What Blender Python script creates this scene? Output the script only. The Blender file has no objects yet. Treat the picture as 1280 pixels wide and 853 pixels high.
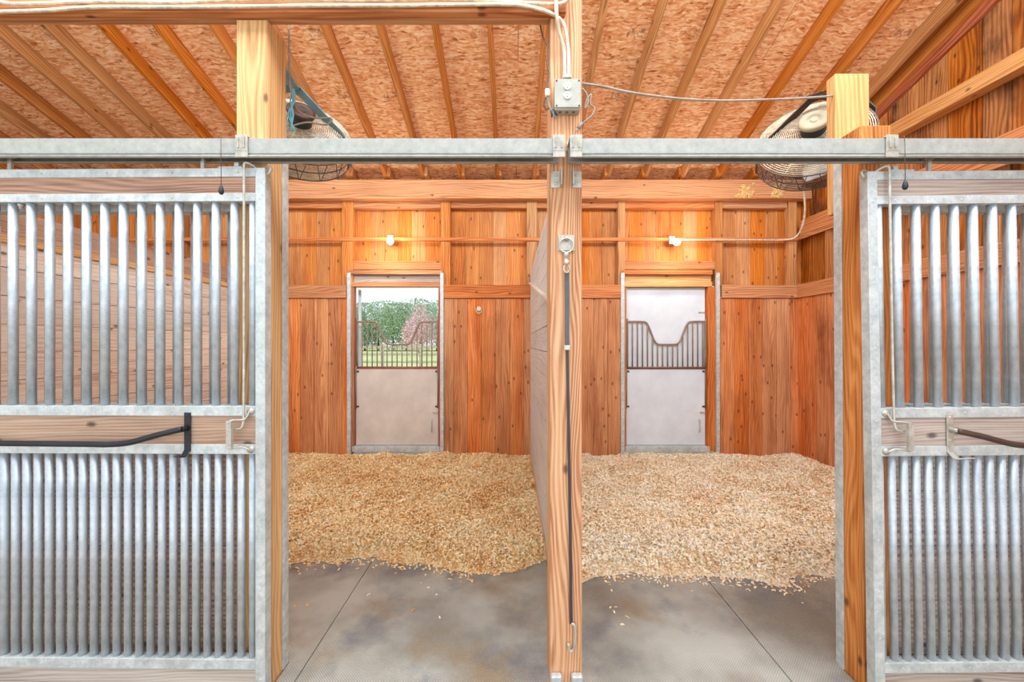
import bpy, math, random
import numpy as np
from mathutils import Vector, Matrix, Quaternion
random.seed(11); np.random.seed(11)
S = bpy.context.scene
COL = S.collection
F = 500.0; H = 1.56; HY = 430.0          # focal length in pixels (1280 wide), eye height, horizon row

def P(px, py, Y):                         # measured point at a known depth
    return Vector(((px-640)/F*Y, Y, H+(HY-py)/F*Y))

# ------------------------------------------------------------------ colours
def lin(c):
    return tuple(((v/255.0)/12.92 if v/255.0 <= .04045 else ((v/255.0+.055)/1.055)**2.4) for v in c)+(1.0,)

# ------------------------------------------------------------------ materials
def newmat(name):
    m = bpy.data.materials.new(name); m.use_nodes = True
    nt = m.node_tree
    for n in list(nt.nodes): nt.nodes.remove(n)
    out = nt.nodes.new('ShaderNodeOutputMaterial'); b = nt.nodes.new('ShaderNodeBsdfPrincipled')
    nt.links.new(b.outputs[0], out.inputs[0])
    return m, nt, b
def N(nt, t, **kw):
    n = nt.nodes.new(t)
    for k, v in kw.items():
        if k.startswith('_'): n.inputs[k[1:].replace('_', ' ')].default_value = v
        else: setattr(n, k, v)
    return n
def L(nt, a, b): nt.links.new(a, b)
def mixc(nt, fac, a, b, mode='MIX'):
    n = nt.nodes.new('ShaderNodeMix'); n.data_type = 'RGBA'; n.blend_type = mode
    for s, v in ((n.inputs[0], fac), (n.inputs[6], a), (n.inputs[7], b)):
        if isinstance(v, (int, float, tuple)): s.default_value = v
        else: nt.links.new(v, s)
    return n.outputs[2]
def maprange(nt, v, a, b, c=0., d=1.):
    n = nt.nodes.new('ShaderNodeMapRange'); n.inputs[1].default_value = a; n.inputs[2].default_value = b
    n.inputs[3].default_value = c; n.inputs[4].default_value = d
    nt.links.new(v, n.inputs[0]); return n.outputs[0]
def math_(nt, op, a, b=0.):
    n = nt.nodes.new('ShaderNodeMath'); n.operation = op
    for s, v in ((n.inputs[0], a), (n.inputs[1], b)):
        if isinstance(v, (int, float)): s.default_value = v
        else: nt.links.new(v, s)
    return n.outputs[0]
def mapping(nt, vec, sc, loc=(0, 0, 0)):
    n = nt.nodes.new('ShaderNodeMapping'); n.inputs['Scale'].default_value = sc; n.inputs['Location'].default_value = loc
    nt.links.new(vec, n.inputs[0]); return n.outputs[0]
def noise(nt, vec, scale, detail=3, rough=.55):
    n = nt.nodes.new('ShaderNodeTexNoise'); n.inputs['Scale'].default_value = scale
    n.inputs['Detail'].default_value = detail; n.inputs['Roughness'].default_value = rough
    nt.links.new(vec, n.inputs['Vector']); return n.outputs['Fac']

def wood(name, light, mid, dark, knots=.5, var=.25, stain=None, stain_amt=0., stain_scale=1.2, rough=.7, wash=None, wash_amt=0., rings=1.0, fig=1.4):
    m, nt, b = newmat(name)
    at = N(nt, 'ShaderNodeAttribute', attribute_name='gc').outputs['Vector']
    rn = N(nt, 'ShaderNodeAttribute', attribute_name='rnd').outputs['Fac']
    ob = N(nt, 'ShaderNodeTexCoord').outputs['Object']
    fine = noise(nt, mapping(nt, at, (2.0, 60, 60)), 1.0, 5, .65)
    broad = noise(nt, mapping(nt, at, (.9, 7, 7)), 1.0, 3, .5)
    # cathedral figure
    sep = N(nt, 'ShaderNodeSeparateXYZ'); L(nt, at, sep.inputs[0])
    wn1 = noise(nt, mapping(nt, at, (1.1, 6.5, 6.5)), 1.0, 1.5, .4)
    yy_ = math_(nt, 'ADD', sep.outputs[1], math_(nt, 'MULTIPLY', wn1, .17))
    sn_ = math_(nt, 'SINE', math_(nt, 'MULTIPLY', yy_, 2*math.pi*36*fig/1.4))
    ringv = maprange(nt, sn_, -.9, .75, 1, 0)
    g = math_(nt, 'ADD', math_(nt, 'MULTIPLY', fine, .55), math_(nt, 'MULTIPLY', ringv, .17*rings))
    g = math_(nt, 'ADD', g, math_(nt, 'MULTIPLY', broad, .45))
    r = N(nt, 'ShaderNodeValToRGB')
    e = r.color_ramp.elements
    e[0].position = .38; e[0].color = lin(dark); e[1].position = .78; e[1].color = lin(light)
    k = e.new(.56); k.color = lin(mid)
    L(nt, g, r.inputs[0])
    col = r.outputs[0]
    # per-board tone
    hv = N(nt, 'ShaderNodeHueSaturation')
    L(nt, maprange(nt, rn, 0, 1, 1-var, 1+var*.55), hv.inputs['Value'])
    rn2 = math_(nt, 'FRACT', math_(nt, 'MULTIPLY', rn, 7.31))
    L(nt, maprange(nt, rn2, 0, 1, .492, .508), hv.inputs['Hue'])
    L(nt, maprange(nt, rn2, 0, 1, 1.08, .88), hv.inputs['Saturation'])
    L(nt, col, hv.inputs['Color']); col = hv.outputs[0]
    if stain:
        s = noise(nt, mapping(nt, ob, (1, 1, .55)), stain_scale*2.2, 5, .6)
        s2 = noise(nt, mapping(nt, at, (1.0, 9, 9)), 1.3, 3, .6)
        sv = math_(nt, 'MULTIPLY', maprange(nt, s, .48, .68), maprange(nt, s2, .30, .62))
        col = mixc(nt, math_(nt, 'MULTIPLY', sv, stain_amt), col, lin(stain))
    if wash:
        s = noise(nt, mapping(nt, ob, (1, 1, 1)), 1.1, 3, .6)
        col = mixc(nt, math_(nt, 'MULTIPLY', maprange(nt, s, .3, .7), wash_amt), col, lin(wash))
    if knots:
        v = N(nt, 'ShaderNodeTexVoronoi', voronoi_dimensions='2D'); v.inputs['Scale'].default_value = 1.0
        L(nt, mapping(nt, at, (4.6, 8.5, 0)), v.inputs['Vector'])
        kd = maprange(nt, v.outputs['Distance'], .05, .14, 1, 0)
        pick = N(nt, 'ShaderNodeSeparateColor'); L(nt, v.outputs['Color'], pick.inputs[0])
        kd = math_(nt, 'MULTIPLY', kd, math_(nt, 'LESS_THAN', pick.outputs[0], knots*.42))
        col = mixc(nt, math_(nt, 'MULTIPLY', kd, .75), col, lin(tuple(c*.42 for c in dark)))
    L(nt, col, b.inputs['Base Color'])
    b.inputs['Roughness'].default_value = rough; b.inputs['Specular IOR Level'].default_value = .25
    bp = N(nt, 'ShaderNodeBump'); bp.inputs['Strength'].default_value = .25; bp.inputs['Distance'].default_value = .003
    L(nt, g, bp.inputs['Height']); L(nt, bp.outputs[0], b.inputs['Normal'])
    return m

def galv(name, a=(168, 176, 176), c=(214, 219, 216), metal=.25, rough=.5, spots=.2):
    m, nt, b = newmat(name)
    ob = N(nt, 'ShaderNodeTexCoord').outputs['Object']
    s = noise(nt, ob, 26, 4, .7); s2 = noise(nt, mapping(nt, ob, (1, 1, .3)), 5, 3)
    col = mixc(nt, maprange(nt, s, .3, .7), lin(a), lin(c))
    col = mixc(nt, math_(nt, 'MULTIPLY', maprange(nt, s2, .5, .75), .35), col, lin((150, 146, 134)))
    v = N(nt, 'ShaderNodeTexVoronoi'); v.inputs['Scale'].default_value = 60
    L(nt, mapping(nt, ob, (1, 1, .45)), v.inputs['Vector'])
    col = mixc(nt, math_(nt, 'MULTIPLY', maprange(nt, v.outputs['Distance'], .06, .16, 1, 0), spots), col, lin((96, 98, 96)))
    L(nt, col, b.inputs['Base Color']); b.inputs['Metallic'].default_value = metal
    L(nt, maprange(nt, s, .3, .7, rough-.07, rough+.1), b.inputs['Roughness'])
    return m

def plain(name, c, rough=.6, metal=0., var=.12, scale=8, emis=None, es=0.):
    m, nt, b = newmat(name)
    ob = N(nt, 'ShaderNodeTexCoord').outputs['Object']
    s = noise(nt, ob, scale, 4, .6)
    d = tuple(max(0, v*(1-var)) for v in c); u = tuple(min(255, v*(1+var*.6)) for v in c)
    L(nt, mixc(nt, maprange(nt, s, .3, .7), lin(d), lin(u)), b.inputs['Base Color'])
    b.inputs['Roughness'].default_value = rough; b.inputs['Metallic'].default_value = metal
    if emis:
        b.inputs['Emission Color'].default_value = lin(emis); b.inputs['Emission Strength'].default_value = es
    return m

def osb_mat():
    m, nt, b = newmat('osb')
    ob = N(nt, 'ShaderNodeTexCoord').outputs['Object']
    wn = N(nt, 'ShaderNodeTexNoise'); wn.inputs['Scale'].default_value = 5; wn.inputs['Detail'].default_value = 2
    L(nt, ob, wn.inputs['Vector'])
    wv = N(nt, 'ShaderNodeVectorMath', operation='SCALE'); wv.inputs['Scale'].default_value = .09
    L(nt, wn.outputs['Color'], wv.inputs[0])
    ad = N(nt, 'ShaderNodeVectorMath', operation='ADD'); L(nt, ob, ad.inputs[0]); L(nt, wv.outputs[0], ad.inputs[1])
    cols = []
    for i, (sx, sy) in enumerate(((17, 66), (30, 88))):
        v = N(nt, 'ShaderNodeTexVoronoi', voronoi_dimensions='3D'); v.inputs['Scale'].default_value = 1
        L(nt, mapping(nt, ad.outputs[0], (sx, sy, 4), (i*3.3, i*1.7, 0)), v.inputs['Vector'])
        sp = N(nt, 'ShaderNodeSeparateColor'); L(nt, v.outputs['Color'], sp.inputs[0]); cols.append(sp.outputs[i])
    g = math_(nt, 'ADD', math_(nt, 'MULTIPLY', cols[0], .5), math_(nt, 'MULTIPLY', cols[1], .3))
    g = math_(nt, 'ADD', g, math_(nt, 'MULTIPLY', noise(nt, mapping(nt, ob, (6, 30, 6)), 1, 4, .6), .35))
    r = N(nt, 'ShaderNodeValToRGB'); e = r.color_ramp.elements
    e[0].position = .14; e[0].color = lin((142, 72, 38)); e[1].position = .98; e[1].color = lin((254, 226, 184))
    k = e.new(.33); k.color = lin((218, 146, 92)); k = e.new(.62); k.color = lin((240, 184, 134))
    L(nt, g, r.inputs[0])
    # faded ink rows from the mill, one per sheet row
    sx = N(nt, 'ShaderNodeSeparateXYZ'); L(nt, ob, sx.inputs[0])
    fy = math_(nt, 'FRACT', math_(nt, 'DIVIDE', sx.outputs[1], .61))
    row = math_(nt, 'MULTIPLY', math_(nt, 'GREATER_THAN', fy, .45), math_(nt, 'LESS_THAN', fy, .57))
    fx = math_(nt, 'FRACT', math_(nt, 'DIVIDE', sx.outputs[0], .4965))
    cx = math_(nt, 'MULTIPLY', math_(nt, 'GREATER_THAN', fx, .40), math_(nt, 'LESS_THAN', fx, .86))
    bl = noise(nt, mapping(nt, ob, (70, 22, 1)), 1, 1, .4)
    far = noise(nt, ob, 1.1, 1)
    ink = math_(nt, 'MULTIPLY', math_(nt, 'MULTIPLY', row, cx), math_(nt, 'MULTIPLY', maprange(nt, bl, .5, .56), maprange(nt, far, .46, .56, 0, .55)))
    col = mixc(nt, ink, r.outputs[0], lin((72, 58, 62)))
    L(nt, col, b.inputs['Base Color']); b.inputs['Roughness'].default_value = .75; b.inputs['Specular IOR Level'].default_value = .2
    return m

def mat_rubber():
    m, nt, b = newmat('rubber_mat')
    ob = N(nt, 'ShaderNodeTexCoord').outputs['Object']
    geo = N(nt, 'ShaderNodeNewGeometry').outputs['Position']
    s = noise(nt, geo, 1.5, 4, .55); s2 = noise(nt, mapping(nt, geo, (1, 1, 1), (5, 2, 0)), 1.9, 5, .6); s3 = noise(nt, mapping(nt, geo, (1, 1, 1), (9, 7, 0)), 2.6, 4, .6)
    col = mixc(nt, maprange(nt, s, .35, .62), lin((124, 126, 118)), lin((188, 192, 184)))
    col = mixc(nt, math_(nt, 'MULTIPLY', maprange(nt, s2, .50, .66), .75), col, lin((140, 116, 82)))
    col = mixc(nt, math_(nt, 'MULTIPLY', maprange(nt, s3, .52, .68), .7), col, lin((92, 104, 122)))
    fs = noise(nt, geo, 60, 4, .7)
    col = mixc(nt, maprange(nt, fs, .3, .75, 0, .25), col, lin((200, 186, 156)))
    sp = N(nt, 'ShaderNodeSeparateXYZ'); L(nt, geo, sp.inputs[0])
    k = 2*math.pi/.0125
    a = math_(nt, 'SINE', math_(nt, 'MULTIPLY', sp.outputs[0], k)); c = math_(nt, 'SINE', math_(nt, 'MULTIPLY', sp.outputs[1], k))
    d = math_(nt, 'MULTIPLY', a, c)
    col = mixc(nt, maprange(nt, d, -.3, .6, 0, .42), col, lin((96, 94, 92)))
    L(nt, col, b.inputs['Base Color']); b.inputs['Roughness'].default_value = .55
    bp = N(nt, 'ShaderNodeBump'); bp.inputs['Strength'].default_value = .5; bp.inputs['Distance'].default_value = .002
    L(nt, d, bp.inputs['Height']); L(nt, bp.outputs[0], b.inputs['Normal'])
    return m

def mat_shav(name, cols, seed):
    m, nt, b = newmat(name)
    rn = N(nt, 'ShaderNodeAttribute', attribute_name='rnd').outputs['Fac']
    geo = N(nt, 'ShaderNodeNewGeometry').outputs['Position']
    big = noise(nt, mapping(nt, geo, (1, 1, 1), (seed, 0, 0)), 2.1, 4, .65)
    r = N(nt, 'ShaderNodeValToRGB'); e = r.color_ramp.elements
    e[0].position = .08; e[0].color = lin(cols[0]); e[1].position = .95; e[1].color = lin(cols[3])
    k = e.new(.32); k.color = lin(cols[1]); k = e.new(.62); k.color = lin(cols[2])
    v = math_(nt, 'ADD', math_(nt, 'MULTIPLY', rn, .75), maprange(nt, big, .3, .7, -.08, .36))
    L(nt, v, r.inputs[0]); L(nt, r.outputs[0], b.inputs['Base Color'])
    b.inputs['Roughness'].default_value = .7; b.inputs['Specular IOR Level'].default_value = .2
    return m

def mat_leaf(name, a, c):
    m, nt, b = newmat(name)
    rn = N(nt, 'ShaderNodeAttribute', attribute_name='rnd').outputs['Fac']
    L(nt, mixc(nt, rn, lin(a), lin(c)), b.inputs['Base Color']); b.inputs['Roughness'].default_value = .6
    return m

M = {}
M['plank'] = wood('plank_orange', (230, 164, 106), (206, 130, 76), (162, 88, 44), knots=.6, var=.13, stain=(140, 74, 36), stain_amt=.6, rings=.6)
M['plank_right'] = wood('plank_rust', (228, 164, 112), (206, 130, 80), (160, 88, 46), knots=.5, var=.1, stain=(126, 64, 36), stain_amt=.85, rings=.6)
M['clad'] = wood('outer_cladding', (226, 160, 88), (204, 130, 66), (170, 100, 50), knots=.6, var=.13, stain=(120, 66, 32), stain_amt=.5, rings=.6)
M['gable'] = wood('gable_cladding', (212, 146, 78), (184, 112, 52), (120, 62, 26), knots=.45, var=.26, stain=(34, 20, 22), stain_amt=.95, stain_scale=1.7)
M['rail'] = wood('rail_board', (214, 146, 92), (192, 120, 68), (152, 82, 42), knots=.3, var=.16)
M['stud'] = wood('stud_wood', (208, 146, 88), (186, 122, 66), (150, 88, 42), knots=.3, var=.22)
M['rafter'] = wood('rafter_wood', (214, 152, 86), (192, 124, 60), (150, 84, 32), knots=.42, var=.12)
M['pine'] = wood('new_pine', (224, 184, 128), (204, 156, 100), (170, 118, 70), knots=.25, var=.08, rings=.9, fig=1.6)
M['post'] = wood('weathered_post', (226, 184, 142), (204, 148, 104), (160, 104, 72), knots=.3, var=.03, rings=1.35, fig=2.2, wash=(196, 160, 130), wash_amt=.12)
M['postorange'] = wood('orange_post', (222, 158, 94), (196, 126, 66), (146, 84, 38), knots=.4, var=.04, rings=.85, fig=2.0)
M['grey'] = wood('silvered_plank', (200, 188, 174), (172, 156, 142), (112, 90, 78), knots=.6, var=.08, wash=(180, 172, 166), wash_amt=.4, rings=.7, fig=2.4)
M['doorwood'] = wood('door_plank', (204, 170, 140), (176, 138, 110), (116, 80, 60), knots=.7, var=.05, wash=(160, 140, 128), wash_amt=.5, rings=.7, fig=2.4)
M['brown'] = wood('front_plank', (206, 170, 150), (180, 138, 118), (124, 86, 68), knots=.3, var=.14)
M['greybrown'] = wood('front_plank_grey', (222, 206, 192), (198, 174, 158), (144, 114, 98), knots=.3, var=.12)
M['part'] = wood('partition_plank', (238, 226, 212), (222, 204, 186), (172, 142, 122), knots=.6, var=.12, wash=(226, 220, 214), wash_amt=.7, rings=.6)
M['partwhite'] = wood('daylit_wash_plank', (230, 224, 214), (212, 204, 194), (190, 180, 168), knots=.2, var=.05, wash=(214, 222, 230), wash_amt=.7)  # grey wash, with a bluish daylit tone put into the colour
M['osb'] = osb_mat()
M['galv'] = galv('galvanised_steel')
M['galvbar'] = galv('galvanised_pipe', (166, 176, 182), (200, 208, 213), .3, .42, .1)
M['track'] = galv('track_steel', (150, 152, 146), (178, 179, 172), .2, .55, .05)
M['zinc'] = galv('zinc_fitting', (158, 154, 142), (208, 204, 190), .35, .4, .1)
M['dark'] = plain('dark_steel', (52, 54, 58), .38, .6)
M['rust'] = plain('brown_steel', (84, 66, 56), .5, .5)
M['black'] = plain('black_plastic', (36, 38, 42), .45)
M['screw'] = plain('screw_steel', (104, 102, 98), .35, .8)
M['white'] = plain('white_panel', (214, 221, 227), .45, 0, .05, 3)
M['whitewarm'] = plain('white_panel_warm', (204, 192, 180), .5, 0, .07, 3)  # warmer, slightly darker white
M['yoke'] = plain('yoke_tube', (142, 120, 102), .45, .2)
M['jamb'] = wood('jamb_red', (196, 132, 96), (168, 96, 62), (122, 60, 38), knots=.2, var=.1)
M['strip'] = plain('red_edge', (150, 60, 44), .6)
M['conduit'] = plain('armoured_conduit', (226, 212, 186), .4, .35, .15, 30)
M['cable'] = plain('grey_cable', (150, 140, 128), .6, 0, .15, 20)
M['cabledark'] = plain('brown_cable', (96, 74, 56), .6, 0, .2, 20)
M['box'] = plain('grey_box', (166, 164, 152), .5, .3, .08, 10)
M['outlet'] = plain('outlet_face', (238, 232, 216), .4)
M['slot'] = plain('slot_dark', (30, 26, 24), .6)
M['fan'] = plain('fan_wire', (206, 190, 160), .5, .1, .2, 20)
M['fandark'] = plain('fan_wire_dark', (92, 78, 70), .5, .2)
M['fangrey'] = plain('fan_blade', (172, 172, 168), .4, .5)
M['blue'] = plain('blue_grey_bracket', (108, 140, 150), .45, .3)
M['cyan'] = plain('blue_twine', (112, 186, 200), .7)
M['motor'] = plain('motor_cream', (178, 164, 136), .5)
M['strap'] = plain('strap_rubber', (88, 88, 92), .6)
M['strapdark'] = plain('strap_dark', (62, 54, 60), .6)
M['bulb'] = plain('bulb_glass', (255, 252, 244), .3, 0, 0, 1, (255, 244, 222), 30)
M['nest'] = plain('dried_mud', (214, 172, 108), .9, 0, .2, 40)
M['concrete'] = plain('concrete', (176, 164, 144), .8, 0, .14, 4)
M['rubber'] = mat_rubber()
M['shavL'] = mat_shav('shavings_gold', ((212, 150, 88), (244, 204, 142), (253, 230, 178), (255, 246, 216)), 0)
M['shavR'] = mat_shav('shavings_pale', ((224, 180, 130), (248, 226, 186), (254, 242, 214), (255, 252, 240)), 7)
M['grass'] = plain('pasture_grass', (182, 190, 128), .9, 0, .18, 1.2)
M['leaf'] = mat_leaf('leaf_green_hazy', (124, 152, 112), (190, 212, 172))  # distance haze put into the leaf colour as a paler green
M['leafblue'] = mat_leaf('leaf_blue_green_hazy', (130, 158, 132), (192, 214, 190))  # paled for haze like the green leaves
M['pink'] = mat_leaf('blossom_pink', (204, 162, 168), (242, 216, 216))
M['bark'] = plain('bark', (110, 92, 76), .9)
M['fence'] = plain('fence_wood', (206, 198, 182), .8, 0, .1, 4)

# ------------------------------------------------------------------ mesh builder
class MB:
    def __init__(s): s.v = []; s.f = []; s.g = []; s.r = []; s.sm = []
    def obox(s, c, ax, h, grain=None, seed=None):
        """box: centre c, three unit axes, half sizes; the wood grain runs along the longest side (or axis index grain)"""
        c = Vector(c); ax = [Vector(a) for a in ax]
        order = sorted(range(3), key=lambda i: -h[i])
        if grain is not None:
            rest = sorted([i for i in range(3) if i != grain], key=lambda i: -h[i]); order = [grain]+rest
        rr = random.random() if seed is None else seed
        off = Vector((rr*37.7, (rr*91.3) % 13.0, (rr*17.9) % 5))
        b = len(s.v)
        for sx in (-1, 1):
            for sy in (-1, 1):
                for sz in (-1, 1):
                    l = (sx*h[0], sy*h[1], sz*h[2])
                    s.v.append(c+ax[0]*l[0]+ax[1]*l[1]+ax[2]*l[2])
                    s.g.append(Vector((l[order[0]], l[order[1]]+l[order[2]], l[order[2]]))+off); s.r.append(rr)
        for f in ((0, 1, 3, 2), (4, 6, 7, 5), (0, 4, 5, 1), (2, 3, 7, 6), (0, 2, 6, 4), (1, 5, 7, 3)):
            s.f.append(tuple(b+i for i in f)); s.sm.append(False)
        return s
    def box(s, x0, x1, y0, y1, z0, z1, grain=None, seed=None):
        return s.obox(((x0+x1)/2, (y0+y1)/2, (z0+z1)/2), ((1, 0, 0), (0, 1, 0), (0, 0, 1)),
                      (abs(x1-x0)/2, abs(y1-y0)/2, abs(z1-z0)/2), grain, seed)
    def bar(s, a, b, w, h, up=(0, 0, 1), seed=None):
        a = Vector(a); b = Vector(b); d = (b-a); ln = d.length; d.normalize()
        x = d.cross(Vector(up)); x.normalize(); u = x.cross(d)
        return s.obox((a+b)/2, (d, x, u), (ln/2, w/2, h/2), 0, seed)
    def tube(s, pts, r, seg=8, caps=True, closed=False, smooth=True, radii=None):
        pts = [Vector(p) for p in pts]; n = len(pts); rr = random.random(); b = len(s.v)
        tang = []
        for i in range(n):
            if closed: t = pts[(i+1) % n]-pts[i-1]
            else: t = pts[min(i+1, n-1)]-pts[max(i-1, 0)]
            tang.append(t.normalized())
        ref = Vector((0, 0, 1)) if abs(tang[0].z) < .9 else Vector((1, 0, 0))
        u = tang[0].cross(ref).normalized(); d = 0
        for i in range(n):
            if i:
                u = (u-tang[i]*u.dot(tang[i]))
                if u.length < 1e-5: u = tang[i].orthogonal()
                u.normalize(); d += (pts[i]-pts[i-1]).length
            w = tang[i].cross(u)
            ri = radii[i] if radii else r
            for k in range(seg):
                a = 2*math.pi*k/seg
                s.v.append(pts[i]+(u*math.cos(a)+w*math.sin(a))*ri); s.g.append(Vector((d, a*r, 0))); s.r.append(rr)
        for i in range(n if closed else n-1):
            j = (i+1) % n
            for k in range(seg):
                k2 = (k+1) % seg
                s.f.append((b+i*seg+k, b+j*seg+k, b+j*seg+k2, b+i*seg+k2)); s.sm.append(smooth)
        if caps and not closed:
            s.f.append(tuple(b+k for k in range(seg))); s.sm.append(False)
            s.f.append(tuple(b+(n-1)*seg+k for k in reversed(range(seg)))); s.sm.append(False)
        return s
    def cyl(s, a, b, r, seg=14): return s.tube([a, b], r, seg)
    def lathe(s, c, axis, prof, seg=20):
        """prof: list of (radius, height along axis)"""
        c = Vector(c); ax = Vector(axis).normalized(); u = ax.orthogonal().normalized(); w = ax.cross(u)
        b = len(s.v); rr = random.random()
        for (r, h) in prof:
            for k in range(seg):
                a = 2*math.pi*k/seg
                p = c+ax*h+(u*math.cos(a)+w*math.sin(a))*max(r, 1e-4)
                s.v.append(p); s.g.append(Vector((h, a*r, 0))); s.r.append(rr)
        for i in range(len(prof)-1):
            for k in range(seg):
                k2 = (k+1) % seg
                s.f.append((b+i*seg+k, b+i*seg+k2, b+(i+1)*seg+k2, b+(i+1)*seg+k)); s.sm.append(True)
        s.f.append(tuple(b+k for k in reversed(range(seg)))); s.sm.append(False)
        s.f.append(tuple(b+(len(prof)-1)*seg+k for k in range(seg))); s.sm.append(False)
        return s
    def screw(s, p, n=(0, -1, 0), r=.0045):
        return s.lathe(p, n, [(r, 0), (r, .0015), (r*.6, .003)], 8)
    def strip(s, path, wdir, w, t):
        """flat bar of width w and thickness t following path"""
        path = [Vector(p) for p in path]; wd = Vector(wdir).normalized(); b = len(s.v); rr = random.random()
        for i, p in enumerate(path):
            tn = (path[min(i+1, len(path)-1)]-path[max(i-1, 0)]).normalized(); nn = tn.cross(wd).normalized()
            for (q, k) in ((-1, -1), (1, -1), (1, 1), (-1, 1)):
                s.v.append(p+wd*(q*w/2)+nn*(k*t/2)); s.g.append(Vector((i*.1, q*w/2, k*t/2))); s.r.append(rr)
        for i in range(len(path)-1):
            for k in range(4):
                k2 = (k+1) % 4
                s.f.append((b+i*4+k, b+i*4+k2, b+(i+1)*4+k2, b+(i+1)*4+k)); s.sm.append(False)
        s.f.append((b+3, b+2, b+1, b)); s.sm.append(False)
        e = b+(len(path)-1)*4; s.f.append((e, e+1, e+2, e+3)); s.sm.append(False)
        return s
    def build(s, name, mat, parent=None, bevel=0., base=False):
        vs = s.v
        lo = Vector([min(v[i] for v in vs) for i in range(3)]); hi = Vector([max(v[i] for v in vs) for i in range(3)])
        c = (lo+hi)/2
        if parent is None: c.z = lo.z
        me = bpy.data.meshes.new(name)
        me.from_pydata([v-c for v in vs], [], s.f)
        a = me.attributes.new('gc', 'FLOAT_VECTOR', 'POINT'); a.data.foreach_set('vector', [x for g in s.g for x in g])
        a = me.attributes.new('rnd', 'FLOAT', 'POINT'); a.data.foreach_set('value', s.r)
        me.polygons.foreach_set('use_smooth', s.sm)
        me.materials.append(mat if not isinstance(mat, str) else M[mat])
        me.validate(); me.update()
        # consistent outward normals
        import bmesh
        bm = bmesh.new(); bm.from_mesh(me); bmesh.ops.recalc_face_normals(bm, faces=bm.faces); bm.to_mesh(me); bm.free()
        o = bpy.data.objects.new(name, me); COL.objects.link(o)
        pw = WL.get(parent.name, Vector()) if parent else Vector()
        o.location = c-pw; WL[o.name] = c.copy()
        if parent: o.parent = parent
        if bevel:
            m = o.modifiers.new('bevel', 'BEVEL'); m.width = bevel; m.segments = 1; m.limit_method = 'ANGLE'; m.angle_limit = math.radians(50)
        return o
WL = {}
def empty(name, loc, label, cat, group=None, kind=None):
    o = bpy.data.objects.new(name, None); COL.objects.link(o); o.location = loc; o.empty_display_size = .1
    WL[o.name] = Vector(loc)
    return tag(o, label, cat, group, kind)
def tag(o, label=None, cat=None, group=None, kind=None):
    if label: o['label'] = label
    if cat: o['category'] = cat
    if group: o['group'] = group
    if kind: o['kind'] = kind
    return o
def struct(o, label=None): o['kind'] = 'structure'; return tag(o, label)
def dup(o, dx, parent=None):
    c = o.copy(); COL.objects.link(c); c.parent = o.parent if parent is None else parent
    c.location = o.location+Vector(dx); WL[c.name] = WL[o.name]+Vector(dx); return c

def curve_pts(ctrl, n=8):
    """Catmull-Rom through control points"""
    c = [Vector(p) for p in ctrl]; c = [c[0]*2-c[1]]+c+[c[-1]*2-c[-2]]; out = []
    for i in range(1, len(c)-2):
        p0, p1, p2, p3 = c[i-1:i+3]
        for k in range(n):
            t = k/n
            out.append(.5*((2*p1)+(p2-p0)*t+(2*p0-5*p1+4*p2-p3)*t*t+(3*p1-p0-3*p2+p3)*t**3))
    out.append(c[-2]); return out

# ================================================================== SHELL
YB = 5.43             # inner face of the back wall
YP0, YP1 = 1.80, 1.95 # posts, front and back faces
XR = 3.88             # right wall inner face
XL = -3.38            # far partition of the left stall
ZR = lambda y: 5.57-y/3.0      # underside of the rafters

fl = MB().box(-8.5, 4.3, -5.5, 6.0, -.14, -.018).build('floor', 'concrete'); struct(fl)

# back wall ---------------------------------------------------------
D1 = (-2.15, -1.00)      # left doorway, clear opening
D2 = (1.55, 2.68)        # right doorway
def back_planks(x0, x1, y0, y1, z0, z1, w, holes, gap=.004, phase=0.):
    mb = MB(); x = x0-phase*w
    while x < x1:
        a, b_ = max(x, x0), min(x+w*random.uniform(.97, 1.03), x1); nx = b_ if b_ > a else x+w
        if b_-a > .01:
            spans = [(z0, z1)]
            segs = [(a, b_)]
            for (hx0, hx1, hz0, hz1) in holes:
                ns = []
                for (p, q) in segs:
                    if q <= hx0 or p >= hx1: ns.append((p, q)); continue
                    if p < hx0: ns.append((p, hx0))
                    if q > hx1: ns.append((hx1, q))
                    pp, qq = max(p, hx0), min(q, hx1)
                    if hz0 > z0+.01: mb.box(pp+gap/2, qq-gap/2, y0, y1, z0, min(hz0, z1), 2)
                    if hz1 < z1-.01: mb.box(pp+gap/2, qq-gap/2, y0, y1, max(hz1, z0), z1, 2)
                segs = ns
            sd = random.random()
            for (p, q) in segs:
                if q-p > .012: mb.box(p+gap/2, q-gap/2, y0, y1, z0, z1, 2, sd)
        x = nx
    return mb
hol = [(D1[0]-.05, D1[1]+.04, -.02, 2.34), (D2[0]-.03, D2[1]+.14, -.02, 2.34)]
wb = struct(back_planks(-8.0, XR+.02, YB, YB+.028, -.018, 2.20, .19, hol).build('wall_back', 'plank'), 'orange vertical board back wall of both stalls')
hol2 = [(D1[0]-.05, D1[1]+.04, -.02, 2.40), (D2[0]-.03, D2[1]+.14, -.02, 2.40)]
back_planks(-8.0, 4.06, YB+.11, YB+.135, -.018, 3.80, .188, hol2, .003).build('cladding', 'clad', wb)
back_planks(-8.0, 4.09, YB+.1355, YB+.16, -.018, 4.2, 2.0, hol2, 0.).build('sky_backing', 'gable', wb)  # backing added to stop sky leaking through the board gaps
for (a, b_) in ((-8.0, D1[0]-.09), (D1[1]+.07, .25), (.30, D2[0]-.06), (D2[1]+.16, XR)):
    MB().box(a, b_, YB-.03, YB+.05, 2.18, 2.355).build('rail_board', 'rail', wb, .003)
MB().box(-8.0, 4.0, YB-.10, YB+.05, 3.50, 3.75).build('plate_beam', 'rail', wb, .004)
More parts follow.
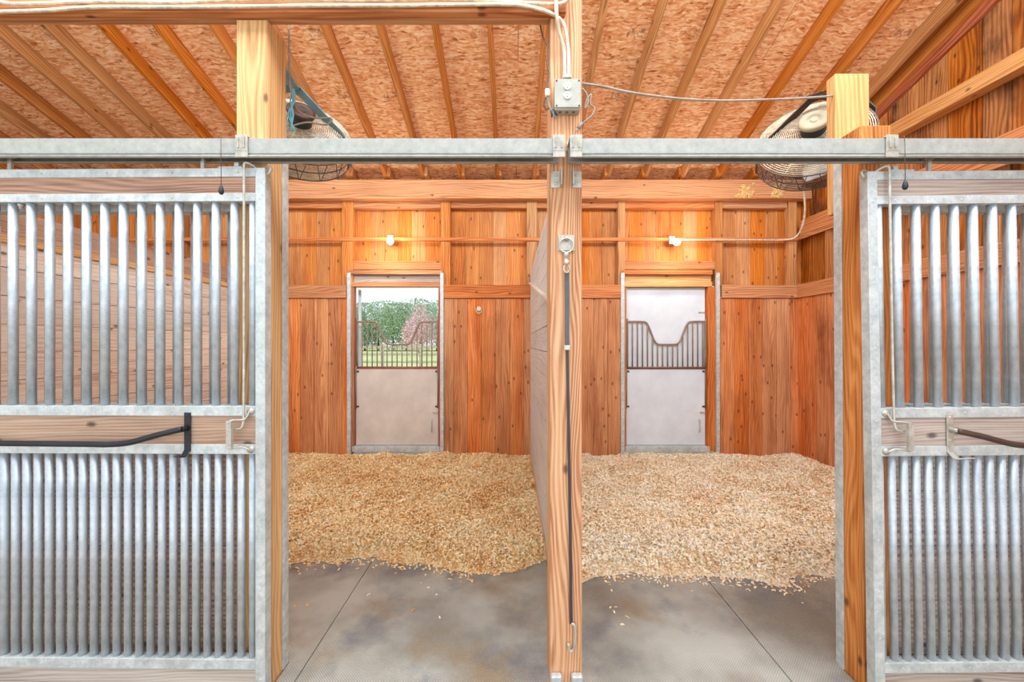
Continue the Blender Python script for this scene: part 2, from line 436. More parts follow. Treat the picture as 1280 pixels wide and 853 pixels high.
for (a, b_) in ((-8, -2.31), (-2.16, -.97), (-.84, 1.44), (1.54, 2.76), (2.86, 3.75)):
    MB().box(a, b_, YB+.02, YB+.10, 3.41, 3.50).build('nailing_block', 'rail', wb, .002)
for (a, b_) in ((-7.6, -7.46), (-6.1, -5.96), (-4.6, -4.46), (-3.5, -3.36), (-2.31, -2.16), (-.97, -.84), (.2, .34), (1.44, 1.535), (2.765, 2.86), (3.76, 3.87)):
    MB().box(a, b_, YB, YB+.10, 2.355, 3.50).build('stud', 'stud', wb, .003)
MB().box(-8.0, 3.87, YB-.022, YB, 2.955, 3.00).build('batten', 'rail', wb, .002)
for (d, z) in ((D1, 0), (D2, 0)):
    MB().box(d[0]-.02, d[1]+.03+(.1 if d is D2 else 0), YB+.02, YB+.10, 2.575, 2.69).build('header_board', 'rail', wb, .002)

# right gable wall --------------------------------------------------
wr = MB(); y = -1.2
while y < YB:
    w = .185; 
    wr.box(XR, XR+.028, y+.002, min(y+w, YB)-.002, -.018, 2.19, 2); y += w
wr = struct(wr.build('wall_right', 'plank_right'), 'rust orange vertical board wall at the right end')
cl = MB(); y = -1.2
while y < YB+.12:
    w = random.choice((.2, .24, .27)); ym = y+w/2
    cl.box(XR+.12, XR+.145, y+.003, min(y+w, YB+.135)-.003, -.018, ZR(y+w)+.13, 2); y += w
cl.build('cladding', 'gable', wr)
MB().box(XR+.146, XR+.17, -1.2, YB+.13, -.018, 3.5).build('sky_backing', 'gable', wr)  # added backing, closes sky leaks between the gable boards
gs = MB(); 
y = -1.2
while y < YB+.1:
    gs.box(XR+.146, XR+.17, y, y+.6, 3.5, ZR(min(y+.6, YB+.13))+.13, 2); y += .6
gs.build('sky_backing', 'gable', wr)
we = MB(); y = .4  # unseen wall added to keep the sun out of the stalls
while y < YB:
    we.box(-8.5, -8.46, y, min(y+.22, YB), -.018, ZR(y+.2)+.1, 2); y += .22
struct(we.build('wall_sunblock', 'gable'), 'unseen board wall far beyond the left stalls, added to block the sun')
MB().box(XR-.03, XR+.06, -1.2, YB-.03, 2.18, 2.36).build('rail_board', 'rail', wr, .003)
MB().box(XR-.0, XR+.10, -1.2, YB-.03, 3.02, 3.22).build('girt', 'rail', wr, .004)
MB().box(XR-.02, XR+.0, -1.2, YB-.03, 2.96, 3.01).build('batten', 'rail', wr, .002)
MB().box(XR-.02, XR+.10, -1.2, YB-.11, 3.66, 3.80).build('girt', 'pine', wr, .004)
for yy in (4.9, 3.2, 1.9, .6):
    MB().box(XR+.02, XR+.115, yy, yy+.09, 2.36, 3.02).build('stud', 'stud', wr, .003)
MB().bar((XR+.10, -1.2, ZR(-1.2)-.04), (XR+.10, YB-.05, ZR(YB-.05)-.04), .04, .14, seed=.3).build('rake_board', 'jamb', wr, .003)

# partitions --------------------------------------------------------
def partition(name, x0, x1, ztop, mat, zs, label):
    mb = MB()
    for a, b_ in zip(zs[:-1], zs[1:]):
        mb.box(x0, x1, YP1+.03, YB-.002, a+.0025, b_-.0025, 1)
    return struct(mb.build(name, mat), label)
zs = [-.018+.19*i for i in range(12)]+[2.28]
pl = partition('wall_left', XL-.045, XL, 2.3, 'part', zs, 'pale horizontal plank partition seen through the left grille')
MB().box(XL-.045, XL, YP1+.03, YB-.002, 2.283, 2.46).build('top_board', 'doorwood', pl, .002)
MB().box(XL, XL+.02, YP1+.03, YB-.002, 2.235, 2.283).build('batten', 'pine', pl, .002)
pc = partition('wall_center', .25, .30, 2.5, 'partwhite', [-.018+.19*i for i in range(13)]+[2.42, 2.50], 'grey washed plank partition dividing the two stalls, daylit tint painted in')
MB().bar((.241, 2.10, 1.75), (.241, 5.2, 2.35), .018, .05, up=(1, 0, 0)).build('brace_strip', 'part', pc, .001)

# roof --------------------------------------------------------------
def slope_box(mb, x0, x1, y0, y1, d0, d1):
    """slab between offsets d0..d1 (vertical) above the rafter underside"""
    dy = y1-y0; ln = math.hypot(dy, dy/3.0)
    ax = Vector((0, dy, -dy/3.0)).normalized(); nz = Vector((1, 0, 0)).cross(ax)
    k = math.cos(math.atan(1/3.0)); h = (d1-d0)*k/2
    c = Vector(((x0+x1)/2, (y0+y1)/2, ZR((y0+y1)/2)+(d0+d1)/2))
    mb.obox(c, ((1, 0, 0), ax, nz), ((x1-x0)/2, ln/2, h), 1)
    return mb
YR0 = .4; YR1 = 6.3
osb = MB(); yy = YR1; row = 0
while yy > YR0:
    xx = -9.7+1.2*(row % 2)
    while xx < 4.3:
        slope_box(osb, max(xx+.002, -8.5), min(xx+2.436, 4.3), yy-1.157+.003, yy, .15, .165); xx += 2.44
    yy -= 1.16; row += 1
roof = struct(osb.build('ceiling', 'osb'), 'orange strand board roof deck on sloping rafters')
slope_box(MB(), -8.5, 4.3, YR0, YR1, .166, .20).build('roof_backing', 'galv', roof)  # added sheet above the deck, closes sky leaks at its joints
for k in range(-17, 8):
    x = .30+.4965*k
    mb = slope_box(MB(), x-.022, x+.022, YR0, YR1-.2, 0, .15); mb.build('rafter', 'rafter', roof, .003)
    s = -1 if x > .4 else 1
    slope_box(MB(), x+s*.022 if s > 0 else x-.060, x+.060 if s > 0 else x-.022, YB-.10, YR1-.2, 0.0, .14).build('rafter_tail', 'rafter', roof, .002)
slope_box(MB(), 3.93, 3.975, YR0, YR1-.2, -.02, .15).build('rafter', 'rafter', roof, .003)

# header over the left stall ---------------------------------------
hd = empty('header_beam', (-3.8, 1.80, 3.024), 'doubled pine header beam over the left stall opening, carrying the conduits', 'beam')
MB().box(-8.0, .238, 1.762, 1.7995, 3.024, 3.31).build('front_board', 'rail', hd, .003)
MB().box(-8.0, .168, 1.8005, 1.838, 3.024, 3.31).build('back_board', 'rail', hd, .003)

# ================================================================== POSTS
p1 = empty('timber_post', (-1.171, 1.875, -.018), 'square timber post beside the left sliding door, fan hanging behind it', 'post')
MB().box(-1.242, -1.10, 1.801, YP1, -.018, 3.022).build('shaft', 'pine', p1, .004)
MB().box(-1.0995, -1.093, 1.91, 1.957, .0, 2.44).build('edge_channel', 'galv', p1, .001)
p2 = empty('timber_post', (.2435, 1.875, -.018), 'central timber post between the two stall openings, with outlet box and hanging strap', 'post')
MB().box(.172, .315, YP0, YP1+.02, -.018, 3.60).build('shaft', 'post', p2, .004)
for xa in (.176, .268):
    bk = MB(); z0, z1 = 2.262, 2.335; xb = xa+.044
    bk.box(xa, xb, YP0-.004, YP0-.0005, z0, z1)
    xw = xb-.004 if xa < .2 else xa
    bk.box(xw, xw+.004, YP0-.045, YP0-.004, z0, z1)
    for zz in (z0+.018, z1-.018): bk.screw((xa+.021, YP0-.004, zz), r=.007)
    bk.build('angle_bracket', 'zinc', p2)
for xa in (.172, .265):
    g = MB(); g.box(xa, xa+.05, YP0-.03, YP0-.0005, .0, .085); g.build('base_bracket', 'galv', p2, .006)
p3 = empty('timber_post', (1.66, 1.875, -.018), 'square timber post beside the right sliding door, topped by a splice board', 'post')
MB().box(1.592, 1.735, 1.81, YP1, -.018, 2.55).build('shaft', 'postorange', p3, .004)
MB().box(1.585, 1.5915, 1.912, 1.957, .0, 2.44).build('edge_channel', 'galv', p3, .001)
MB().box(1.594, 1.76, YP1+.001, 2.008, 2.20, 2.88).build('splice_board', 'pine', p3, .003)
p3.rotation_euler = (0, -.006, 0)

# ================================================================== TRACKS
def track(x0, x1, label, hooks):
    t = empty('door_track', ((x0+x1)/2, 1.735, 2.35), label, 'rail', 'galvanised sliding door tracks')
    zb, zt = 2.372, 2.434
    mb = MB()
    mb.box(x0, x1, 1.700, 1.704, zb, zt); mb.box(x0, x1, 1.770, 1.774, zb-.012, zt); mb.box(x0, x1, 1.704, 1.770, zt-.004, zt)
    mb.box(x0, x1, 1.700, 1.722, zb-.004, zb)
    mb.box(x0, x1, 1.752, 1.770, zb-.016, zb-.012)
    mb.build('rail', 'track', t, .001)
    lip = MB(); lip.tube([(x0, 1.706, zb-.012), (x1, 1.706, zb-.012)], .007, 8); lip.build('lower_lip', 'track', t)
    for (xh, tab) in hooks:
        h = MB(); w = .052
        h.box(xh, xh+w, 1.692, 1.6975, zb+.004, zt+.012)
        h.obox((xh+w/2, 1.696, zb-.008), ((1, 0, 0), (0, 1, 0), (0, 0, 1)), (w/2, .0035, .013))
        h.box(xh, xh+w, 1.6975, 1.797, zt+.004, zt+.010)
        xt = xh+tab
        h.box(xt, xt+w, 1.788, 1.7985, zt-.01, zt+.036)
        for q in (.013, .037): h.box(xh+q-.003, xh+q+.003, 1.688, 1.692, zt-.045, zt+.004)
        h.lathe((xt+w/2, 1.788, zt+.02), (0, -1, 0), [(.009, 0), (.009, .006), (.004, .010)], 6)
        h.build('track_bracket', 'zinc', t, .0015)
    return t
track(-2.55, .205, 'left galvanised door track, from the frame edge to the centre post', [(-1.172, .036), (.173, .0)])
track(.248, 2.60, 'right galvanised door track, from the centre post to the frame edge', [(.246, .0), (1.585, -.055)])

# ================================================================== SLIDING DOORS
def sliding_door(s, label, up0, upstep, lo0, lostep, W, screws_bias, wtone):
    """built around its inner top corner; x runs outwards (s = -1 to the left, +1 to the right)"""
    r = empty('sliding_stall_door', (0, 0, 0), label, 'door', 'galvanised sliding stall doors')
    def X(a): return s*a
    def bx(mb, a, b_, y0, y1, z0, z1, **k): return mb.box(min(X(a), X(b_)), max(X(a), X(b_)), y0, y1, z0, z1, **k)
    y0, y1 = 0, .042
    zt = 2.322
    for (a, b_) in ((0, .0425), (W-.0425, W)):
        st = MB(); bx(st, a, b_, y0-.002, y1, .035, zt)
        for zz in (2.30, 2.19, 1.9, 1.55, 1.235, 1.18, 1.13, .95, .72, .5, .3, .11): st.screw((X((a+b_)/2), -.002, zz), r=.004)
        st.build('stile', 'galv', r, .002)
    rails = [('top_rail', 2.284, zt), ('upper_rail', 2.178, 2.214), ('middle_rail', 1.247, 1.290), ('lower_rail', 1.082, 1.124), ('bottom_rail', .148, .192)]
    for nm, za, zb in rails:
        mb = MB(); bx(mb, .0425, W-.0425, y0, y1, za, zb)
        a = .12
        while a < W-.06: mb.screw((X(a), 0, (za+zb)/2), r=.0045); a += .288
        mb.build(nm, 'galv', r, .0015)
    for nm, za, zb, mt in (('top_plank', 2.214, 2.284, wtone[0]), ('middle_plank', 1.124, 1.247, wtone[1]), ('kick_plank', .045, .148, 'grey')):
        mb = MB(); bx(mb, .0425, W-.0425, y0+.003, y1-.002, za+.0005, zb-.0005); mb.build(nm, mt, r)
    # pipes
    def pipes(a0, step, za, zb):
        ref = None; a = a0
        while a < W-.05:
            if ref is None:
                mb = MB(); mb.tube([(X(a), .021, za), (X(a), .021, zb)], .0162 if za > 1 else .0148, 14); ref = mb.build('bar', 'galvbar', r)
            else: dup(ref, (X(a)-X(a0), 0, 0))
            a += step
    pipes(up0, upstep, 1.2905, 2.1775); pipes(lo0, lostep, .1925, 1.0815)
    # small bolts under the upper rail
    for a in (.31, 1.10):
        MB().lathe((X(a), .021, 2.1775), (0, 0, -1), [(.011, 0), (.011, .010), (.007, .012), (.007, .024)], 10).build('rail_bolt', 'zinc', r)
    # hangers with trolley
    for a in (.268, W-.30):
        mb = MB(); bx(mb, a, a+.016, .0, .012, zt, zt+.052); bx(mb, a-.01, a+.026, .0, .03, zt+.0505, zt+.062)
        mb.build('hanger', 'zinc', r, .001)
    mb = MB(); bx(mb, .105, .21, .004, .03, zt+.0005, zt+.009); bx(mb, .12, .14, .004, .024, zt+.009, zt+.026); mb.build('trolley_plate', 'galv', r, .001)
    # latch rod and pull handle
    xr = .082
    rod = curve_pts([(X(xr-.045), .012, 2.318), (X(xr-.02), -.004, 2.336), (X(xr-.002), -.014, 2.336), (X(xr), -.016, 2.31)], 5)
    rod += [Vector((X(xr), -.016, 1.9)), Vector((X(xr), -.016, 1.5)), Vector((X(xr), -.018, 1.24))]
    rod += curve_pts([(X(xr), -.02, 1.225), (X(xr+.004), -.022, 1.205), (X(xr+.014), -.024, 1.197), (X(xr+.035), -.024, 1.195)], 4)
    MB().tube(rod, .0052, 8).build('latch_rod', 'zinc', r)
    hk = curve_pts([(X(-.004), .01, 2.30), (X(-.012), .004, 2.296), (X(-.02), .0, 2.302), (X(-.026), .0, 2.318), (X(-.014), .004, 2.326), (X(.004), .012, 2.328)], 5)
    MB().tube(hk, .0055, 8).build('latch_hook', 'zinc', r)
    ph = MB()
    for zz in (1.268, 1.103): ph.lathe((X(.062), -.0005, zz), (0, -1, 0), [(.016, 0), (.016, .004), (.008, .006), (.007, .01)], 12)
    ph.build('handle_boss', 'zinc', r)
    ph = MB(); ph.tube(curve_pts([(X(.062), -.010, 1.268), (X(.075), -.02, 1.238), (X(.10), -.032, 1.236), (X(.128), -.036, 1.232), (X(.134), -.038, 1.21), (X(.134), -.038, 1.13), (X(.128), -.036, 1.115), (X(.09), -.02, 1.118), (X(.062), -.010, 1.103)], 4), .0042, 8)
    ph.box(min(X(.114), X(.136)), max(X(.114), X(.136)), -.05, -.036, 1.118, 1.234); ph.build('pull_handle', 'zinc', r, .002)
    # dark guard bar on a strap bracket
    xb = .338
    g = MB(); g.tube(curve_pts([(X(xb), -.028, 1.196), (X(xb+.09), -.045, 1.175), (X(xb+.2), -.055, 1.145), (X(xb+.29), -.058, 1.137), (X(xb+.4), -.058, 1.138), (X(W-.1), -.058, 1.142)], 6), .0125, 12)
    gb = g.build('guard_bar', 'dark' if s < 0 else 'rust', r)
    bk = MB(); bx(bk, xb-.014, xb+.014, -.0045, -.0005, 1.095, 1.262); bk.tube([(X(xb), -.004, 1.197), (X(xb), -.034, 1.197)], .009, 10)
    for zz in (1.25, 1.15): bk.screw((X(xb), -.0045, zz), r=.006)
    bk.strip(curve_pts([(X(xb), -.0045, 1.10), (X(xb), -.018, 1.084), (X(xb), -.035, 1.078), (X(xb+(.0 if s < 0 else .03)), -.06, 1.088)], 3), (1, 0, 0), .026, .004)
    bk.build('bracket', 'dark' if s < 0 else 'zinc', gb, .001)
    return r
dl = sliding_door(-1, 'left galvanised barred stall door with a pinkish weathered top plank and black guard bar', .066, .0822, .068, .0502, 1.42, 0, ('doorwood', 'doorwood'))
dl.location = (-1.067, 1.730, 0); dl.rotation_euler = (0, 0, -.013)
dr = sliding_door(1, 'right galvanised barred stall door with silvery grey planks and brown guard bar', .0604, .084, .050, .0535, 1.42, 0, ('grey', 'grey'))
dr.location = (1.566, 1.722, -.01); dr.rotation_euler = (-.009, -.008, 0)

# ================================================================== FIXED FRONT PANELS
def front_panel(s, x_in, x_out, label, mt, bar0, step):
    r = empty('stall_front_panel', ((x_in+x_out)/2, 1.875, -.018), label, 'panel', 'fixed stall front panels')
    a, b_ = min(x_in, x_out), max(x_in, x_out)
    mb = MB(); zs = [-.018, .118, .370, .622, .878, 1.13, 1.238]
    for z0, z1 in zip(zs[:-1], zs[1:]): mb.box(a, b_, 1.856, 1.894, z0+.002, z1-.002, 0)
    mb.build('planks', mt, r)
    MB().box(a, b_, 1.848, 1.902, 1.2385, 1.282).build('sill_channel', 'galv', r, .002)
    MB().box(a, b_, 1.848, 1.902, 2.172, 2.216).build('top_channel', 'galv', r, .002)
    MB().box(a, b_, 1.856, 1.894, 2.2165, 2.36).build('top_plank', 'stud', r, .002)
    e = MB(); x0 = x_in if s > 0 else x_in-.028
    e.box(x0, x0+.028, 1.845, 1.8555, .0, 1.236)
    for zz in (.25, .51, .78, 1.06): e.screw((x0+.014, 1.845, zz), r=.006)
    e.build('end_channel', 'galv', r)
    ref = None; x = bar0; n = 0
    while (x > a+.03) and (x < b_-.03):
        if ref is None: ref = MB().tube([(x, 1.875, 1.2825), (x, 1.875, 2.1715)], .0155, 14).build('bar', 'galvbar', r)
        else: dup(ref, (x-bar0, 0, 0))
        x += s*step
    return r
front_panel(-1, -1.2425, -3.2, 'fixed grille over dark brown planks behind the left sliding door', 'brown', -1.315, .0855)
front_panel(1, 1.737, 3.6, 'fixed grille over greyish planks behind the right sliding door', 'greybrown', 1.80, .0865)

# ================================================================== BACK DOORS
def back_door(n, x0, x1, flip, closed_top, label, pm):
    r = struct(empty('door_%d' % n, ((x0+x1)/2, YB, .10), label, None))
    yb = YB+.055
    # lintel, jambs, galvanised edges
    MB().box(x0-.055, x1+.055, YB-.02, YB+.10, 2.50, 2.56).build('lintel_board', 'rail', r, .002)
    MB().box(x0-.055, x1+.055, YB+.03, YB+.10, 2.40, 2.4995).build('lintel_recess', 'pine' if closed_top else 'grey', r, .002)
    MB().box(x0-.055, x1+.055, YB-.01, YB+.10, 2.335, 2.3995).build('lintel_board', 'pine' if closed_top else 'rail', r, .002)
    jw = .10 if flip else .03
    MB().box(x0-.05 if not flip else x0-.03, x0, YB+.0, YB+.10, .10, 2.334).build('jamb', 'jamb' if not flip else 'rail', r, .002)
    MB().box(x1, x1+jw, YB+.0, YB+.10, .10, 2.334).build('jamb', 'rail' if flip else 'jamb', r, .002)
    xa = x0-(.085 if flip else .078); 
    MB().box(xa, xa+.048, YB-.035, YB-.0005, -.0, 2.52).build('edge_channel', 'galv', r, .002)
    xa = x1+jw; MB().box(xa, xa+.046, YB-.035, YB-.0005, -.0, 2.52).build('edge_channel', 'galv', r, .002)
    MB().box(x0-.02, x1+.02, YB-.012, YB+.10, .095, .165).build('sill', 'galv', r, .003)
    # lower leaf
    lz0, lz1 = .172, 1.215
    lf = MB().box(x0+.012, x1-.012, yb, yb+.04, lz0, lz1).build('lower_leaf', pm, r, .002)
    for xx in (x0+.035, x1-.035):
        for zz in (lz1-.035, .70):
            MB().box(xx-.018, xx+.018, yb-.008, yb-.0005, zz-.012, zz+.012).build('hinge_plate', 'rust', lf, .002)
    MB().box(x0+.012, x1-.012, yb-.004, yb+.044, lz1+.0005, lz1+.018).build('edge_strip', 'strip', lf)
    hx = x1-.095
    MB().tube([(hx, yb-.004, .52), (hx, yb-.03, .51), (hx, yb-.03, .36), (hx, yb-.004, .35)], .006, 8).build('pull_handle', 'zinc', lf)
    MB().box(x1-.085, x1-.012, yb-.012, yb-.0005, .605, .628).build('latch', 'zinc', lf, .002)
    # yoke grille in front
    zt_, zd, zb_ = 1.862, 1.552, 1.235
    gy = yb+.02 if not closed_top else yb-.03
    xa, xb = x0+.02, x1-.02; w = xb-xa
    ctrl = [(xa, gy, zb_), (xa, gy, zt_-.01), (xa+.01, gy, zt_), (xa+.19*w, gy, zt_), (xa+.255*w, gy, zt_-.035), (xa+.335*w, gy, zd+.07), (xa+.375*w, gy, zd+.012), (xa+.42*w, gy, zd),
            (xa+.60*w, gy, zd), (xa+.645*w, gy, zd+.012), (xa+.685*w, gy, zd+.07), (xa+.765*w, gy, zt_-.035), (xa+.83*w, gy, zt_), (xb-.01, gy, zt_), (xb, gy, zt_-.01), (xb, gy, zb_)]
    pts = curve_pts(ctrl, 5)
    yk = MB().tube(pts, .0125, 10).build('yoke_grille', 'yoke', r)
    MB().tube([(xa, gy, zb_+.004), (xb, gy, zb_+.004)], .010, 8).build('bottom_rail', 'yoke', yk)
    k = 1
    top = [p for p in pts if p.z > zd-.02]
    while xa+.0685*k < xb-.02:
        x = xa+.0685*k
        zz = zt_
        for p, q in zip(top[:-1], top[1:]):
            if p.x <= x < q.x: zz = p.z+(q.z-p.z)*(x-p.x)/(q.x-p.x)
        MB().tube([(x, gy, zb_), (x, gy, zz)], .0075 if not closed_top else .0095, 8).build('bar', 'yoke', yk); k += 1
    for xx in (xa-.005, xb+.005):
        MB().tube([(xx, yb-.012, .68), (xx, yb-.012, zb_+.02)], .008, 8).build('hinge_rod', 'yoke', r)
    if closed_top:
        uf = MB().box(x0+.012, x1-.012, yb+.005, yb+.04, zb_+.005, 2.33).build('upper_leaf', pm, r, .002)
        MB().box(x1-.1, x1-.02, yb-.006, yb+.0045, 1.985, 2.0).build('latch', 'zinc', uf, .001)
    else:
        # upper leaf swung outwards against the outside
        hx_, hy_ = x0+.012, YB+.19; dv = Vector((hx_, hy_, 0)).normalized(); sv = Vector((dv.y, -dv.x, 0))
        uf = MB(); uf.obox((hx_+dv.x*.55, hy_+dv.y*.55, 1.78), (dv, sv, (0, 0, 1)), (.55, .02, .54)); uf.build('upper_leaf', 'white', r, .002)
    return r
back_door(1, D1[0]+.0, D1[1]-.0, False, False, 'back door of the left stall, top leaf open on trees and pasture', 'whitewarm')
back_door(2, D2[0]+.005, D2[1]-.02, True, True, 'closed white back door of the right stall behind a barred yoke', 'white')
# ================================================================== MATS
def mat_(x0, x1, y0, y1, label):
    mb = MB().box(x0, x1, y0, y1, -.0178, 0.)
    if y0 > 1.9: mb.box(*((-1.09, x1) if x0 < 0 else (x0, 1.585)), 1.70, y0, -.0178, 0.)
    o = mb.build('rubber_mat', 'rubber')
    return tag(o, label, 'mat', 'stall floor mats')
mat_(XL+.01, -1.006, 1.96, YB-.01, 'textured grey rubber mat in the left stall, left of the dark seam')
mat_(-1.0, .244, 1.70, YB-.01, 'textured grey rubber mat in the left stall beside the centre post, blotched blue and brown')
mat_(.306, 1.288, 1.70, YB-.01, 'pale grey rubber mat just right of the centre post')
mat_(1.294, XR-.01, 1.96, YB-.01, 'brown stained rubber mat along the right wall, right of the diagonal seam')

# ================================================================== SHAVINGS
def lat(n, seed):
    rs = np.random.RandomState(seed); g = rs.rand(n, n)
    def f(x, y):
        xi = np.floor(x).astype(int); yi = np.floor(y).astype(int); fx = x-xi; fy = y-yi
        fx = fx*fx*(3-2*fx); fy = fy*fy*(3-2*fy); a = g[xi % n, yi % n]; b = g[(xi+1) % n, yi % n]; c = g[xi % n, (yi+1) % n]; d = g[(xi+1) % n, (yi+1) % n]
        return (a*(1-fx)+b*fx)*(1-fy)+(c*(1-fx)+d*fx)*fy
    return f
def shavings(x0, x1, edge, seed, mat, label, nfl):
    f = lat(64, seed)
    ex = np.array([e[0] for e in edge]); ey = np.array([e[1] for e in edge])
    def fr(x): return np.interp(x, ex, ey)+.06*(f(x*5+3, x*0+1.5)-.5)+.05*(f(x*17+3, x*0+4.5)-.5)
    def h(x, y):
        d = y-fr(x)
        base = np.clip(d/.22, 0, 1); base = base*(2-base)
        n = .045*f(x*3+9, y*3+9)+.030*f(x*8+9, y*8+9)+.022*f(x*22+2, y*22+2)
        return np.where(d > 0, base*(.012+n), 0)-(d <= 0)*.0
    # ground heap
    nx = 260; ny = 200; xs = np.linspace(x0, x1, nx)
    V = []
    for j in range(ny):
        t = j/(ny-1); ys = fr(xs)+(YB-.005-fr(xs))*t
        V.append(np.stack([xs, ys, h(xs, ys)+.001], 1))
    V = np.concatenate(V); n0 = len(V)
    idx = np.arange(nx*ny).reshape(ny, nx)
    Q = np.stack([idx[:-1, :-1], idx[:-1, 1:], idx[1:, 1:], idx[1:, :-1]], -1).reshape(-1, 4)
    rn0 = np.full(n0, .12)
    # curled flakes
    rs = np.random.RandomState(seed+5)
    x = rs.uniform(x0+.02, x1-.02, nfl); t = rs.rand(nfl)**1.15; y = fr(x)+(YB-.03-fr(x))*t
    ns = 420; xs2 = rs.uniform(x0+.3, x1-.5, ns); x = np.concatenate([x, xs2]); y = np.concatenate([y, fr(xs2)-np.abs(rs.normal(0, .05, ns))-.005])
    ns3 = 26; xs3 = rs.uniform(x0+.2, x1-.4, ns3); x = np.concatenate([x, xs3]); y = np.concatenate([y, fr(xs3)-rs.uniform(.05, .5, ns3)])
    n = len(x); z = h(x, y)+rs.uniform(.001, .014, n)*np.clip((y-fr(x))/.08, .1, 1)+.0035
    ln = rs.uniform(.006, .015, n); wd = rs.uniform(.003, .0075, n); az = rs.uniform(0, 2*np.pi, n)
    tilt = rs.normal(0, .55, n)*np.clip((y-fr(x))/.05, .15, 1); roll = rs.normal(0, .5, n)*np.clip((y-fr(x))/.05, .15, 1); curl = rs.uniform(.15, .7, n)
    d = np.stack([np.cos(az)*np.cos(tilt), np.sin(az)*np.cos(tilt), np.sin(tilt)], 1)
    s = np.stack([-np.sin(az), np.cos(az), np.zeros(n)], 1); nn = np.cross(d, s)
    s = s*np.cos(roll)[:, None]+nn*np.sin(roll)[:, None]; nn = np.cross(d, s)
    c = np.stack([x, y, z], 1); P_ = []
    for (a, k) in ((-1, 0.), (0, 1.), (1, 0.)):
        for q in (-1, 1):
            P_.append(c+d*(a*ln)[:, None]+s*(q*wd)[:, None]+nn*((k-.5)*curl*ln)[:, None])
    P_ = np.stack(P_, 1).reshape(-1, 3); P_[:, 2] = np.maximum(P_[:, 2], .0008); P_[:, 1] = np.minimum(P_[:, 1], YB-.004)
    P_[:, 0] = np.clip(P_[:, 0], x0+.002, x1-.002)
    b = n0+np.arange(n)*6
    Q2 = np.concatenate([np.stack([b, b+1, b+3, b+2], 1), np.stack([b+2, b+3, b+5, b+4], 1)])
    V = np.concatenate([V, P_]); Q = np.concatenate([Q, Q2]); rn = np.concatenate([rn0, np.repeat(rs.rand(n), 6)])
    me = bpy.data.meshes.new('wood_shavings'); me.vertices.add(len(V)); me.vertices.foreach_set('co', V.astype(np.float32).ravel())
    me.loops.add(len(Q)*4); me.loops.foreach_set('vertex_index', Q.astype(np.int32).ravel())
    me.polygons.add(len(Q)); me.polygons.foreach_set('loop_start', (np.arange(len(Q))*4).astype(np.int32)); 
    a = me.attributes.new('rnd', 'FLOAT', 'POINT'); a.data.foreach_set('value', rn.astype(np.float32))
    me.materials.append(M[mat]); me.update(calc_edges=True)
    o = bpy.data.objects.new('wood_shavings', me); COL.objects.link(o)
    return tag(o, label, 'wood shavings', None, 'stuff')
G = lambda px, py: ((px-640)/F*(H*F/(py-HY)), H*F/(py-HY))
eL = [(XL, 2.75)]+sorted([G(357, 705), G(395, 703), G(440, 699), G(470, 697), G(490, 704), G(540, 707), G(580, 713), G(620, 719), G(655, 713), G(680, 700)])
eR = sorted([G(728, 728), G(762, 722), G(790, 718), G(830, 718), G(865, 722), G(900, 722), G(940, 726), G(975, 735), G(985, 730), G(990, 720), G(1052, 722)])+[(XR, 2.7)]
shavings(XL+.001, .248, eL, 3, 'shavL', 'deep golden wood shavings bedding spread over the left stall floor', 95000)
shavings(.302, XR-.001, eR, 21, 'shavR', 'pale cream wood shavings bedding spread over the right stall floor', 105000)

